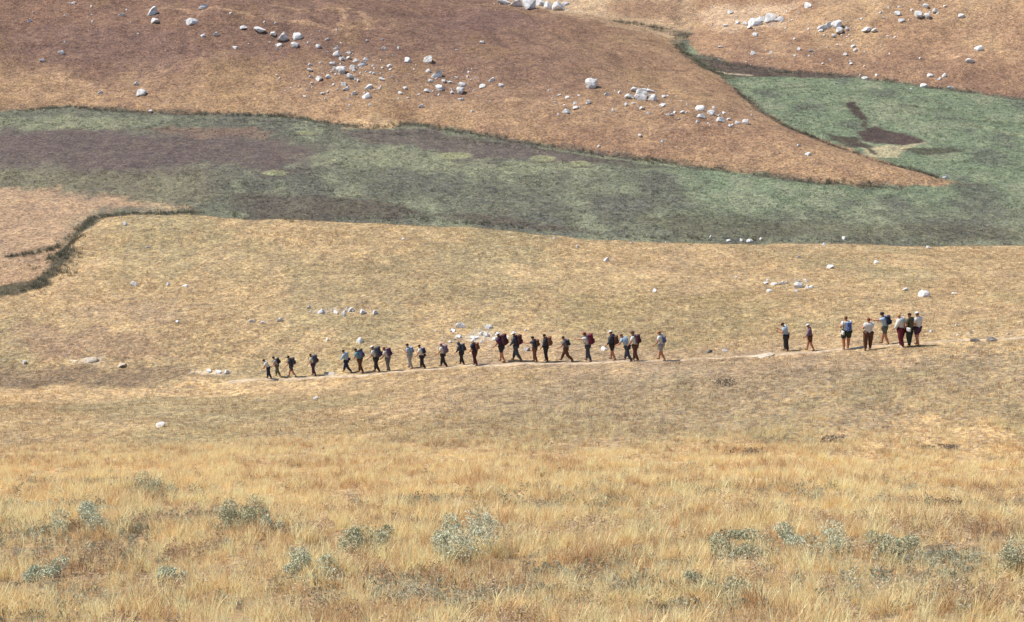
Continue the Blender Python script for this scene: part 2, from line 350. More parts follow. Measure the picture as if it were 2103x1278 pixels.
for i in range(ns+1):
    s = i*cum[-1]/ns; p = path_at(s); q = path_at(min(s+.8, cum[-1]))-path_at(max(s-.8, 0)); q /= np.hypot(*q)+1e-9; nrm = np.array([-q[1], q[0]])
    gap = float(sstep(-.02, .12, fbm(np.array([s*.22]), np.array([3.3]), 77, 2))[0]); wl = .10+.12*random.random()+.16*gap; wr = .10+.12*random.random()+.16*gap; off = .2*math.sin(s*.45)+.12*math.sin(s*1.3)
    for k in range(5):
        f = k/4; e = p+nrm*(off-wl+(wl+wr)*f)
        pv.append((e[0], e[1], float(ground(e[0], e[1]))+(.035 if 0 < k < 4 else -.01)))
    if i: 
        for k in range(4): a = (i-1)*5+k; pf.append((a, a+1, a+6, a+5))
o = mobj('path', pv, pf, path_mat()); o['kind'] = 'structure'

# ------------------------------------------------------------------ rocks
def rock_mat(name, c0, c1):
    m, N, L, b = new_mat(name)
    tc = N.new('ShaderNodeTexCoord'); t = N.new('ShaderNodeTexNoise'); t.inputs['Scale'].default_value = 2.6; t.inputs['Detail'].default_value = 7; t.inputs['Roughness'].default_value = .7
    L.new(tc.outputs['Object'], t.inputs['Vector']); r = N.new('ShaderNodeValToRGB'); e = r.color_ramp.elements
    e[0].position = .32; e[0].color = (*c0, 1); e[1].position = .6; e[1].color = (*c1, 1)
    L.new(t.outputs[0], r.inputs[0]); L.new(r.outputs[0], b.inputs['Base Color']); b.inputs['Roughness'].default_value = .9
    bp = N.new('ShaderNodeBump'); bp.inputs['Strength'].default_value = .6; bp.inputs['Distance'].default_value = .08
    L.new(t.outputs[0], bp.inputs['Height']); L.new(bp.outputs[0], b.inputs['Normal']); return m
M_ROCK = rock_mat('limestone', (.30,.28,.25), (.72,.695,.66)); M_ROCKD = rock_mat('dark_stone', (.07,.065,.06), (.17,.15,.13)); M_ROCKG = rock_mat('grey_stone', (.18,.17,.165), (.42,.4,.38))
def rock_mesh(seed):
    r = random.Random(seed); bm = bmesh.new(); bmesh.ops.create_icosphere(bm, subdivisions=3, radius=.5)
    planes = [(Vector((r.gauss(0,1), r.gauss(0,1), r.gauss(0,.8))).normalized(), .20+.2*r.random()) for _ in range(10)]
    for v in bm.verts:
        for nn, d in planes:
            k = v.co.dot(nn)-d
            if k > 0: v.co -= nn*k*.92
        a = np.array([v.co.x*4+seed, v.co.z*3]); q = float(fbm(np.array([a[0]+v.co.y*2]), np.array([a[1]+v.co.y*3]), seed, 3)[0])
        v.co *= 1+q*.3
    me = bpy.data.meshes.new('boulder'); bm.to_mesh(me); bm.free(); me.materials.append(M_ROCK); return me
ROCKS = [rock_mesh(i+3) for i in range(9)]
def rock_copies(mat):
    l = []
    for m in ROCKS[:4]: k = m.copy(); k.materials.clear(); k.materials.append(mat); l.append(k)
    return l
ROCKS_D, ROCKS_G, ROCKS_T = rock_copies(M_ROCKD), rock_copies(M_ROCKG), rock_copies(rock_mat('tan_stone', tuple(alb(168,140,108)), tuple(alb(226,208,176))))
def ordinal(i): return ['first','second','third','fourth','fifth','sixth','seventh','eighth','ninth','tenth','eleventh','twelfth','thirteenth','fourteenth','fifteenth','sixteenth','seventeenth','eighteenth','nineteenth','twentieth'][i]
def rock(px, row, wpx, label, group=None, flat=.75, meshes=ROCKS, name='boulder', seed=0, grow=1.):
    r = random.Random(int(px*13+row*7)+seed); x, y, z = hit(px, row+wpx*flat*.32)
    s = wpx*math.sqrt(x*x+y*y+z*z)/FPX*1.06*grow
    o = bpy.data.objects.new(name, r.choice(meshes)); COL.objects.link(o)
    o.scale = (s*(.95+.2*r.random()), s*(.8+.3*r.random()), s*flat*(.9+.3*r.random()))
    o.rotation_euler = (r.uniform(-.25,.25), r.uniform(-.25,.25), r.uniform(-.5,.5)+(math.pi if r.random() < .5 else 0)); o.location = (x, y, z+s*flat*.12)
    return tag(o, label, 'rock', group)
CL = {
 'among the stones near the upper left corner of the hillside': [(250,30,10),(126,107,12),(87,124,10),(150,6,9),(60,42,10),(206,189,10),(281,172,14),(418,73,10),(445,70,12),(482,97,9),(395,44,20),(310,228,9)],
 'in the upper chain of boulders on the brown spur': [(500,56,12),(535,60,22),(560,68,16),(582,76,26),(610,75,20),(573,93,12),(607,92,18),(655,95,12),(672,80,8)],
 'in the upper half of the boulder scatter mid spur': [(690,98,14),(692,110,16),(700,120,12),(683,130,12),(716,118,10),(745,130,18),(731,124,13),(703,143,22),(723,138,16),(686,141,10),(637,133,10),(637,143,10),(715,108,9),(752,122,9),(800,135,9)],
 'in the lower half of the boulder scatter mid spur': [(655,160,18),(640,170,8),(675,158,11),(720,155,16),(705,172,15),(710,183,11),(727,191,14),(755,197,20),(758,177,18),(785,162,10),(768,150,8),(805,158,7),(832,180,10),(822,190,9)],
 'in the right group of the boulder scatter above the meadow': [(838,124,18),(880,145,11),(898,152,22),(885,165,12),(903,178,18),(878,186,13),(950,172,18),(990,177,15),(1010,163,14),(1030,174,13),(912,166,10),(930,190,9),(950,204,10),(925,168,8),(865,218,10)],
 'in the rock pile on the end of the spur': [(1293,198,16),(1308,184,18),(1316,199,24),(1335,186,15),(1342,201,20),(1360,216,14),(1318,221,12),(1362,198,10),(1300,212,9)],
 'in the rock train below the pile on the spur': [(1380,235,10),(1402,230,11),(1437,222,20),(1440,238,14),(1460,232,17),(1480,246,15),(1500,258,11),(1515,252,13),(1532,250,15),(1496,244,10),(1433,250,9)],
 'below the lone big boulder on the spur': [(1163,228,16),(1181,221,11),(1247,193,10),(1165,200,9),(1180,212,8),(1207,210,10),(1285,215,8),(1315,278,9),(1360,290,8),(1230,300,7),(1640,298,7),(1660,316,12)],
 'along the pale outcrop at the top edge': [(1035,2,22),(1062,6,26),(1085,10,30),(1108,5,24),(1128,12,24),(1148,14,26),(1160,8,14),(1098,0,20)],
 'in the outcrop high on the far hillside': [(1500,25,14),(1515,46,11),(1531,48,16),(1550,46,24),(1565,40,18),(1580,38,26),(1600,39,16),(1540,55,11),(1490,52,9)],
 'in the stony band of the far hillside': [(1690,55,18),(1703,50,14),(1720,49,20),(1722,62,16),(1712,72,10),(1780,60,17),(1796,62,12),(1740,58,10),(1685,62,10)],
 'along the ridge line of the far hillside': [(1660,10,20),(1845,28,16),(1888,30,20),(1905,32,13),(1900,12,12),(1921,22,11),(1975,31,15),(1850,42,14),(1940,12,8)],
 'among the small stones above the right meadow': [(1640,100,9),(1665,104,9),(1720,92,8),(1735,111,10),(1752,94,11),(1757,102,9),(1690,130,7),(1546,109,12),(1583,108,8),(1748,130,8),(1480,96,8),(1776,160,10),(1800,154,7),(1910,154,10),(1940,155,10),(1930,162,8),(1890,120,7)],
 'along the field edge above the path': [(1245,533,14),(1345,597,12),(1495,494,9),(1590,583,11),(1607,582,13),(1640,585,19),(1634,597,10),(1580,597,10),(1705,547,17),(1800,538,10),(1905,508,10),(1860,594,12),(1692,502,9),(1640,528,8)],
 'in the stony strip behind the walking line': [(518,659,11),(540,662,11),(576,656,13),(660,640,15),(690,641,12),(720,636,11),(745,640,14),(940,690,15),(946,668,17),(976,692,15),(1000,686,17),(1018,696,13),(1004,671,14),(672,697,8)],
 'on the left part of the dry field': [(365,661,10),(275,583,18),(345,583,8),(257,460,11),(305,507,8),(430,761,14),(448,764,12),(466,764,12),(50,743,12),(650,818,11),(345,585,7),(380,587,9)],
}
for desc, l in CL.items():
    grp = 'pale rocks '+desc
    for i, (px, py, wp) in enumerate(sorted(l)):
        rock(px, py, wp, 'pale rock, %s from left %s' % (ordinal(i), desc), grp, flat=.6+.25*random.random(), grow=1.18)
for px, py, wp, lab, fl in [(313,22,27,'large white boulder, upper of the two stacked near the top left',.8),(318,40,19,'small white boulder directly below the large white one near the top left',.9),
  (418,12,25,'broad pale boulder at the top edge of the brown spur',.6),(289,190,22,'isolated bright white boulder just above the left meadow edge',.7),(878,121,28,'elongated pale boulder at the top of the right boulder group',.55),
  (947,184,22,'bright boulder with dark shaded side, low in the right boulder group',.8),(990,86,12,'lone small grey boulder on bare slope high on the spur',.7),(1217,170,36,'lone big pointed boulder on the golden spur',.75),
  (1315,190,36,'biggest boulder crowning the rock pile on the spur end',.75),(1553,71,17,'lone white rock below the far outcrop',.8),(2012,98,19,'white rock high on the far right hillside',.8),
  (1993,124,17,'white rock just below another on the far right hillside',.8),(1898,174,21,'flat white boulder on the far edge of the right meadow',.6),(1953,179,13,'pale boulder right of the flat white one at the meadow edge',.7),
  (1940,362,16,'white boulder beside the tip of the spur',.7),(1540,494,13,'pale rock on the rim between field and meadow',.8),(1897,603,24,'white pointed rock behind the right walking group',.8),(1960,602,11,'small pale rock right of the pointed white rock',.7),
  (740,698,17,'round white rock on the field above the left walkers',.85),(185,738,32,'long low pale rock on the far left of the field',.4),(250,748,26,'low pale rock right of the long one at far left',.5),
  (328,873,26,'flat white stone in the grass at lower left',.5),(425,1076,34,'flat white stone in the tall foreground grass',.5),(648,1072,26,'tilted pale stone among the foreground weeds',.5),
  (1565,730,44,'long flat pale slab beside the path left of the right group',.13),(680,769,34,'flat pale slab beside the path in the left group',.13),(1240,716,19,'white stone behind the walker with the red cap',.5)]:
    rock(px, py, wp, lab, None, fl, ROCKS_T if fl < .2 or (fl < .55 and px < 260) else ROCKS)
rock(1082,716,17,'grey round stone behind the walkers in the middle',None,.85,ROCKS_G)
rock(2004,698,20,'small dark stone on the path at the right edge',None,.5,ROCKS_D); rock(2038,696,30,'larger dark flat stone on the path at the right edge',None,.4,ROCKS_D)
for px, py, lab in ((1455,722,'dark low stone beside the path between the two groups'),(1490,719,'grey low stone just right of the dark one between the groups')):
    rock(px, py, 18, lab, None, .45, ROCKS_D if px < 1480 else ROCKS_G)

# ------------------------------------------------------------------ grass and low growth (stuff)
CG = c.reshape(sh+(3,))
def land_col(x, y):
    i = np.clip(np.searchsorted(yy, y), 0, len(yy)-1); j = np.clip(np.searchsorted(tt, x/(y+AP)), 0, len(tt)-1); return CG[i, j]
def blade_mat(name, cols, trans=.25, scale=.35, own=0.):
    m, N, L, b = new_mat(name)
    oi = N.new('ShaderNodeObjectInfo'); t = N.new('ShaderNodeTexNoise'); t.inputs['Scale'].default_value = scale; t.inputs['Detail'].default_value = 3
    L.new(oi.outputs['Location'], t.inputs['Vector'])
    ad = N.new('ShaderNodeMath'); ad.operation = 'MULTIPLY_ADD'; ad.inputs[1].default_value = .55; L.new(oi.outputs['Random'], ad.inputs[0])
    sb = N.new('ShaderNodeMath'); sb.operation = 'SUBTRACT'; sb.inputs[1].default_value = .27; L.new(t.outputs[0], sb.inputs[0]); L.new(sb.outputs[0], ad.inputs[2])
    r = N.new('ShaderNodeValToRGB'); el = r.color_ramp.elements
    while len(el) < len(cols): el.new(.5)
    for i, cc in enumerate(cols): el[i].position = .12+.76*i/(len(cols)-1); el[i].color = (*cc, 1)
    L.new(ad.outputs[0], r.inputs[0]); cout = r.outputs[0]
    if own:
        at = N.new('ShaderNodeAttribute'); at.attribute_type = 'INSTANCER'; at.attribute_name = 'icol'
        mr = N.new('ShaderNodeMapRange'); mr.inputs['To Min'].default_value = .75; mr.inputs['To Max'].default_value = 2.3; L.new(oi.outputs['Random'], mr.inputs['Value'])
        vm = N.new('ShaderNodeVectorMath'); vm.operation = 'SCALE'; L.new(at.outputs['Color'], vm.inputs[0]); L.new(mr.outputs[0], vm.inputs['Scale'])
        mc = N.new('ShaderNodeMix'); mc.data_type = 'RGBA'; mc.inputs[0].default_value = own; L.new(cout, mc.inputs[6]); L.new(vm.outputs[0], mc.inputs[7]); cout = mc.outputs[2]
    L.new(cout, b.inputs['Base Color']); b.inputs['Roughness'].default_value = .7; b.inputs['Specular IOR Level'].default_value = .25
    tr = N.new('ShaderNodeBsdfTranslucent'); L.new(cout, tr.inputs[0]); mx = N.new('ShaderNodeMixShader'); mx.inputs[0].default_value = trans
    L.new(b.outputs[0], mx.inputs[1]); L.new(tr.outputs[0], mx.inputs[2]); L.new(mx.outputs[0], N['Material Output'].inputs[0]); return m
def tuft(name, seed, nb, hgt, spread, wid, mat, head=.0, lean=.0, col=None):
    r = random.Random(seed); vs, fs = [], []
    for _ in range(nb):
        a = r.uniform(0, 6.28); rr = spread*math.sqrt(r.random())*.5; bx, by = rr*math.cos(a), rr*math.sin(a)
        h = hgt*r.uniform(.55, 1.15); oa = a+r.uniform(-.8,.8); ln = h*r.uniform(.1,.5); ox, oy = math.cos(oa)*ln-lean*h, math.sin(oa)*ln
        fa = r.uniform(0, 3.14); wx_, wy_ = math.cos(fa)*wid*.5, math.sin(fa)*wid*.5; b0 = len(vs); seg = 3
        for k in range(seg+1):
            t = k/seg; q = t*t; wv = (1-t*.85)
            if head and r.random() < head and k == seg-1: wv *= 2.1
            vs += [(bx+ox*q-wx_*wv, by+oy*q-wy_*wv, h*t*(1-.12*t)), (bx+ox*q+wx_*wv, by+oy*q+wy_*wv, h*t*(1-.12*t))]
        for k in range(seg): fs.append((b0+2*k, b0+2*k+1, b0+2*k+3, b0+2*k+2))
    o = mobj(name, vs, fs, mat, link=False); col.objects.link(o); return o
def leafball(name, seed, nl, rx, rz, ls, mat, col=None, link=False):
    r = random.Random(seed); vs, fs = [], []
    lob = [(r.uniform(-.85,.85)*rx, r.uniform(-.85,.85)*rx, r.uniform(.15,.8)*rz, r.uniform(.2,.46)) for _ in range(12)]
    for _ in range(nl):
        cx, cy, cz, lr = r.choice(lob); d = Vector((r.gauss(0,1), r.gauss(0,1), r.gauss(0,1))).normalized()*lr*r.uniform(.5,1.05)
        p = Vector((cx+d.x*rx, cy+d.y*rx, max(.02, cz+d.z*rz))); s = ls*r.uniform(.6,1.3)
        u = Vector((r.gauss(0,1), r.gauss(0,1), r.gauss(.5,1))).normalized(); v = u.orthogonal().normalized(); v.rotate(Matrix.Rotation(r.uniform(0,6.28), 3, u)); b0 = len(vs)
        vs += [p-u*s, p+v*s*.3, p+u*s*1.1, p-v*s*.3]; fs.append((b0, b0+1, b0+2, b0+3))
    o = mobj(name, vs, fs, mat, link=False, smooth=False)
    if col: col.objects.link(o)
    return o
def scatter(name, label, pts, scl, col, tilt=.15, cat=None):
    N_ = len(pts); me = bpy.data.meshes.new(name); me.vertices.add(N_); me.vertices.foreach_set('co', np.asarray(pts, np.float32).ravel())
    def att(nm, ty, d, key): a = me.attributes.new(nm, ty, 'POINT'); a.data.foreach_set(key, d.ravel())
    rot = np.c_[RNG.normal(0, tilt, N_), RNG.normal(0, tilt, N_), RNG.uniform(0, 6.283, N_)].astype(np.float32)
    att('rot', 'FLOAT_VECTOR', rot, 'vector'); att('scl', 'FLOAT', np.asarray(scl, np.float32), 'value'); pp = np.asarray(pts); att('icol', 'FLOAT_COLOR', np.c_[land_col(pp[:, 0], pp[:, 1]), np.ones(N_)].astype(np.float32), 'color'); att('idx', 'INT', RNG.integers(0, 1000, N_).astype(np.int32), 'value')
    o = bpy.data.objects.new(name, me); COL.objects.link(o)
    g = bpy.data.node_groups.new(name, 'GeometryNodeTree'); g.interface.new_socket('Geometry', in_out='INPUT', socket_type='NodeSocketGeometry'); g.interface.new_socket('Geometry', in_out='OUTPUT', socket_type='NodeSocketGeometry')
    gi, go = g.nodes.new('NodeGroupInput'), g.nodes.new('NodeGroupOutput'); ip = g.nodes.new('GeometryNodeInstanceOnPoints'); ci = g.nodes.new('GeometryNodeCollectionInfo')
    ci.inputs['Collection'].default_value = col; ci.inputs['Separate Children'].default_value = True; ci.inputs['Reset Children'].default_value = True
    def na(nm, ty): k = g.nodes.new('GeometryNodeInputNamedAttribute'); k.data_type = ty; k.inputs[0].default_value = nm; return k.outputs[0]
    g.links.new(gi.outputs[0], ip.inputs['Points']); g.links.new(ci.outputs[0], ip.inputs['Instance']); ip.inputs['Pick Instance'].default_value = True
    g.links.new(na('idx', 'INT'), ip.inputs['Instance Index'])
    g.links.new(na('rot', 'FLOAT_VECTOR'), ip.inputs['Rotation']); g.links.new(na('scl', 'FLOAT'), ip.inputs['Scale']); g.links.new(ip.outputs[0], go.inputs[0])
    md = o.modifiers.new('scatter', 'NODES'); md.node_group = g
    o['kind'] = 'stuff'; o['label'] = label
    return o
def pts_in(y0, y1, nn, dens=None, tmax=.30):
    y = np.sqrt(RNG.uniform(y0*y0, y1*y1, nn)); x = RNG.uniform(-tmax, tmax, nn)*(y+4)*1.05
    if dens is not None: k = RNG.random(nn) < dens(x, y); x, y = x[k], y[k]
    return np.c_[x, y, ground(x, y)-.01]
def G(*c_): return tuple(np.minimum(.9, alb(*c_)*1.25/ALB))
straw = blade_mat('straw_grass', [G(150,108,64), G(216,172,98), G(246,214,146), G(220,186,110)], .38)
straw_s = blade_mat('short_straw', [G(150,120,96), G(194,156,108), G(214,180,124), G(160,148,106)], .3, .2, .7)
weed_m = blade_mat('grey_green_leaf', [G(96,94,70), G(138,138,106), G(176,174,142)], .25)
rush_m = blade_mat('dark_rush', [G(84,80,64), G(106,102,78), G(128,128,92)], .2)
mead_m = blade_mat('sedge', [G(104,102,76), G(130,132,94), G(160,160,114)], .25, .25, .75)
hill_m = blade_mat('hill_herb', [G(140,108,90), G(178,138,104), G(208,166,122)], .25, .2, .8)
brown_m = blade_mat('brown_forb', [G(128,102,74), G(166,138,98), G(200,172,128)], .2)
def coll(nm): return bpy.data.collections.new(nm)
c_brown = coll('brown_tufts')
for i in range(5): leafball('forb_tuft', 50+i, 50, .14, .34, .03, brown_m, c_brown)
c_tall, c_short, c_weed, c_rush, c_mead, c_hill = [coll(k) for k in ('tall_tufts','short_tufts','weed_tufts','rush_tufts','sedge_tufts','hill_tufts')]
for i in range(8): tuft('grass_tuft', i, 15, .40, .22, .011, straw, .5, .12, c_tall)
for i in range(5): tuft('short_tuft', 20+i, 12, .13, .30, .02, straw_s, 0, .05, c_short)
for i in range(5): leafball('weed_tuft', 40+i, 46, .15, .26, .034, weed_m, c_weed)
for i in range(4): tuft('rush_tuft', 60+i, 14, .42, .35, .03, rush_m, 0, 0, c_rush)
for i in range(4): tuft('sedge_tuft', 70+i, 12, .16, .45, .035, mead_m, 0, .03, c_mead)
for i in range(4): tuft('herb_tuft', 80+i, 12, .15, .42, .035, hill_m, 0, .03, c_hill)
p = pts_in(23, 82, 80000, lambda x, y: np.clip(.62+2.2*fbm(x*.9, y*.9, 99, 3)+.5*sstep(46, 60, y), .15, 1)*np.clip(1.15-.9*sstep(62, 80, y+fbm(x*.15, y*.15, 91)*16), .0, 1))
scatter('tall_grass', 'tall golden dry grass across the foreground slope', p, (.5+.7*RNG.random(len(p)))*(1-.5*sstep(48, 78, p[:, 1]))*(1+2.0*fbm(p[:, 0]*.9, p[:, 1]*.9, 97, 3)), c_tall, .18)
p = pts_in(58, 150, 105000, lambda x, y: .35+1.3*fbm(x*.2, y*.2, 92)+.2)
sdp = psd(p[:, 0], p[:, 1], FIELD); dpth = pdist(p[:, 0], p[:, 1], [tuple(q) for q in PATH], False); p = p[(sdp > .2) & (dpth > .75)]
scatter('short_grass', 'short cropped dry grass over the field', p, .5+.8*RNG.random(len(p)), c_short, .15)
p = pts_in(25, 72, 16000, lambda x, y: np.clip((fbm(x*.3, y*.3, 93)-.0)*4, 0, 1)*sstep(66, 46, y))
pb = pts_in(25, 70, 17000, lambda x, y: np.clip((fbm(x*.5, y*.5, 98)+.03)*4, 0, 1)*sstep(64, 42, y))
scatter('dry_forbs', 'brown withered forbs among the foreground grass', pb, .6+.8*RNG.random(len(pb)), c_brown, .25)
scatter('weeds', 'low grey green weeds among the foreground grass', p, .7+.8*RNG.random(len(p)), c_weed, .2)
p = pts_in(68, 110, 5200, lambda x, y: np.clip((fbm(x*.2, y*.16, 94)+.02)*4, 0, 1)*sstep(-16, 8, x+(y-85)*.3))
p = p[pdist(p[:, 0], p[:, 1], [tuple(q) for q in PATH], False) > 1.2]
scatter('weed_clumps', 'dark olive weed clumps on the field below the path', p, .4+.5*RNG.random(len(p)), c_weed, .2)
p = pts_in(130, 232, 90000, lambda x, y: .55+1.1*fbm(x*.3, y*.2, 95))
k = (psd(p[:, 0], p[:, 1], FIELD) < -.5) & (psd(p[:, 0], p[:, 1], SPUR) < 0) & (psd(p[:, 0], p[:, 1], FAR) < 0)
dk = psd(p[:, 0], p[:, 1], P2([(-100,262),(330,268),(660,296),(640,345),(330,352),(-100,350)])) < 0
dk &= psd(p[:, 0], p[:, 1], P2([(690,266),(1260,330),(1060,328),(840,302)])) < 0
dk &= psd(p[:, 0], p[:, 1], P2([(1690,275),(1800,260),(1905,290),(1870,318),(1780,322)])) < 0
dk &= psd(p[:, 0], p[:, 1], P2([(-100,384),(180,398),(380,436),(190,446),(120,512),(-100,556)])) < 0
p = p[k & dk]
scatter('meadow_sedge', 'short green sedge covering the meadow', p, .4+.8*RNG.random(len(p)), c_mead, .15)
p = pts_in(156, 290, 80000, lambda x, y: .5+1.2*fbm(x*.2, y*.15, 96))
k = (psd(p[:, 0], p[:, 1], SPUR) > .3) | (psd(p[:, 0], p[:, 1], FAR) > .3); p = p[k]
scatter('hill_herbs', 'short brown herbs on the hillsides', p, .4+.8*RNG.random(len(p)), c_hill, .15)
def along(pxs, wd, den):
    pl = np.array([hit2(*q) for q in pxs]); cs = np.r_[0, np.cumsum(np.hypot(*np.diff(pl, axis=0).T))]; nn = int(cs[-1]*den); s = RNG.uniform(0, cs[-1], nn)
    return np.c_[np.interp(s, cs, pl[:, 0])+RNG.normal(0, wd, nn), np.interp(s, cs, pl[:, 1])+RNG.normal(0, wd, nn)]
rl = [along(SPUR_FRONT[1:-1], .35, 14), along(FAR_FOOT[1:9], .35, 12), along([(1925,366),(1860,346),(1780,325),(1700,296),(1620,263),(1560,228),(1532,203),(1508,182)], .3, 14),
      along([(400,437),(250,440),(192,449),(160,478),(115,508),(70,520),(20,528)], .3, 26), along([(150,490),(140,530),(110,575),(60,598),(-10,606)], .6, 26), along([(152,490),(100,545),(40,562)], .3, 20),
      along([(1500,160),(1440,132),(1400,104),(1392,85),(1402,72)], .5, 18), along([(1404,72),(1340,56),(1260,44)], .7, 14), along([(480,441),(600,456),(700,450),(800,446)], .3, 8), along([(850,450),(1051,466),(1250,488),(1500,491),(1900,494)], .25, 7)]
rl = np.vstack(rl); rl = rl[RNG.random(len(rl)) < np.clip(.45+2.4*fbm(rl[:, 0]*.35, rl[:, 1]*.35, 66), .05, 1)]; p = np.c_[rl, ground(rl[:, 0], rl[:, 1])-.02]
scatter('rushes', 'dark rushes lining the meadow margins and the gully', p, .4+.7*RNG.random(len(p)), c_rush, .12)

c_stone = coll('rubble_stones')
for m_ in ROCKS[:6]: c_stone.objects.link(bpy.data.objects.new('rubble_stone', m_))
rp = []
for cx, cy, sx, sy, nn in ((590,82,50,16,30),(715,135,60,32,80),(735,180,60,18,35),(915,165,55,26,50),(1325,200,40,20,40),(1460,238,60,14,30),(1180,215,40,18,16),(1560,44,60,14,40),(1730,60,60,16,40),(1740,108,130,30,50),(1870,30,60,16,24),(1090,8,60,8,40),(400,50,120,30,16),(1985,690,60,10,8),(975,690,40,10,24),(700,640,60,5,18),(1620,588,50,10,16),(1300,500,300,8,12),(170,30,90,25,16)):
    for _ in range(nn):
        q = hit(random.gauss(cx, sx), random.gauss(cy, sy))
        if 60 < q[1] < 285: rp.append((q[0], q[1], q[2]+.01))
rp = np.array(rp); scatter('rubble', 'small pale rubble between the boulders', rp, .12+.30*RNG.random(len(rp))**2*1.4, c_stone, .3)
# ------------------------------------------------------------------ shrubs
bush_m = simple('shrub_leaf', G(166,170,136), .8, .3, 9.); bush_d = simple('shrub_leaf_dark', G(156,154,114), .8, .3, 9.); stem_m = simple('woody_stem', alb(112,90,66), .9)
def stem_obj(seed, rx, rz, parent):
    r = random.Random(seed); vs, fs = [], []
    for _ in range(9):
        a = r.uniform(0, 6.28); e = Vector((math.cos(a)*rx*r.uniform(.2,.8), math.sin(a)*rx*r.uniform(.2,.8), rz*r.uniform(.5,.95))); b0 = len(vs)
        for k in range(4):
            t = k/3; q = Vector((e.x*t*t, e.y*t*t, e.z*t-.04)); w_ = .014*(1-.7*t)
            vs += [q+Vector((w_,0,0)), q+Vector((-w_*.5,w_*.87,0)), q+Vector((-w_*.5,-w_*.87,0))]
        for k in range(3):
            for j in range(3): fs.append((b0+3*k+j, b0+3*k+(j+1)%3, b0+3*k+3+(j+1)%3, b0+3*k+3+j))
    return mobj('stem', vs, fs, stem_m, parent)
SH = [(165,1098,90,66,0,'bushy grey green shrub at the lower left near the frame edge'),(322,1016,74,44,1,'loose olive shrub high in the tall grass at left'),(505,1085,80,62,1,'tall olive shrub right of the flat white stone'),
      (556,1098,36,34,0,'small grey shrub just right of the tall olive one'),(745,1135,90,56,1,'wide olive shrub in the middle foreground grass'),(930,1150,124,84,0,'large pale grey green shrub in the centre foreground'),
      (650,1188,100,50,0,'grey shrub low in front of the wide olive one'),(1500,1135,90,36,1,'low olive shrub left of the right foreground thicket'),(1660,1130,110,44,0,'wide pale shrub in the right foreground thicket'),
      (1830,1150,84,48,1,'dark green shrub in the right foreground thicket'),(2082,1180,70,76,1,'tall green shrub at the right edge of the foreground'),
      (75,1190,80,36,0,'low grey shrub in the bottom left corner'),(350,1195,56,30,0,'low pale shrub near the bottom left'),(1480,1225,110,40,1,'spreading olive shrub near the bottom right of centre')]
for i, (px, row, wp, hp, kind, lab) in enumerate(SH):
    x, y, z = hit(px, row); k = math.sqrt(x*x+y*y+z*z)/FPX; rx, rz = wp*k*.66, hp*k*.9
    e = bpy.data.objects.new('shrub', None); COL.objects.link(e); e.location = (x, y, z); tag(e, lab, 'shrub', 'shrubs in the foreground grass')
    f = leafball('foliage', 100+i, int(1900+3600*rx), rx, rz, .034, bush_d if kind else bush_m); COL.objects.link(f); f.parent = e
    stem_obj(100+i, rx, rz, e)
mat_m = simple('juniper_mat', G(136,122,102), .9, .35, 8.)
for i, (px, row, wp, hp, lab) in enumerate([(1530,938,76,12,'dark low mat of growth on the brow of the golden grass'),(1490,793,64,14,'dark low mat on the field below the path'),(1720,908,60,10,'thin dark mat left of the right brow'),
      (1930,925,70,6,'long thin dark mat at the right brow')]):
    x, y, z = hit(px, row); k = math.sqrt(x*x+y*y+z*z)/FPX; rx, rz = wp*k*.6, hp*k*1.2
    e = bpy.data.objects.new('low_shrub', None); COL.objects.link(e); e.location = (x, y, z); e.scale = (1, .5, 1); tag(e, lab, 'shrub', 'dark low mats on the field')
    f = leafball('foliage', 140+i, 420, rx, rz, .06, mat_m); COL.objects.link(f); f.parent = e; stem_obj(140+i, rx*.8, rz*.8, e)

# ------------------------------------------------------------------ people
PAL = dict(white=(228,226,220), offwhite=(206,204,200), paleblue=(176,196,212), greyblue=(140,152,172), slate=(72,78,90), navy=(44,50,78), blue=(96,112,158), charcoal=(58,56,60), grey=(120,116,118), lightgrey=(176,172,170),
  maroon=(86,52,58), crimson=(116,46,62), red=(150,62,60), purple=(84,56,84), mauve=(128,104,126), brown=(104,70,54), tan=(176,134,92), rust=(128,86,66), olive=(98,96,72), darkgreen=(58,68,60), teal=(120,160,168), greygreen=(104,112,100), pink=(220,176,164), black=(34,32,34), auburn=(122,62,44), blond=(198,160,104), darkbrown=(64,44,38), cream=(222,206,172))
MATS = {}
def cm(k):
    if k not in MATS: MATS[k] = simple('cloth_'+k, tuple(v*.75 for v in lin(PAL[k])), .85, .16, 14.)
    return MATS[k]
SKIN = simple('skin', tuple(v*.75 for v in lin((196,138,108))), .6, .08, 20.); EYE = simple('eye_dark', (.03,.025,.02), .4); SOLE = simple('shoe_brown', (.06,.04,.03), .8)
def skin_obj(name, vs, es, rad, root, mat, parent, sub=1):
    me = bpy.data.meshes.new(name); me.from_pydata([tuple(v) for v in vs], es, []); me.update(); me.materials.append(mat)
    o = bpy.data.objects.new(name, me); COL.objects.link(o); o.parent = parent
    md = o.modifiers.new('skin', 'SKIN'); md.use_smooth_shade = True
    sk = me.skin_vertices[0].data
    for i, r_ in enumerate(rad): sk[i].radius = r_ if isinstance(r_, tuple) else (r_, r_); sk[i].use_root = (i == root)
    s = o.modifiers.new('smooth', 'SUBSURF'); s.levels = sub; s.render_levels = sub
    return o
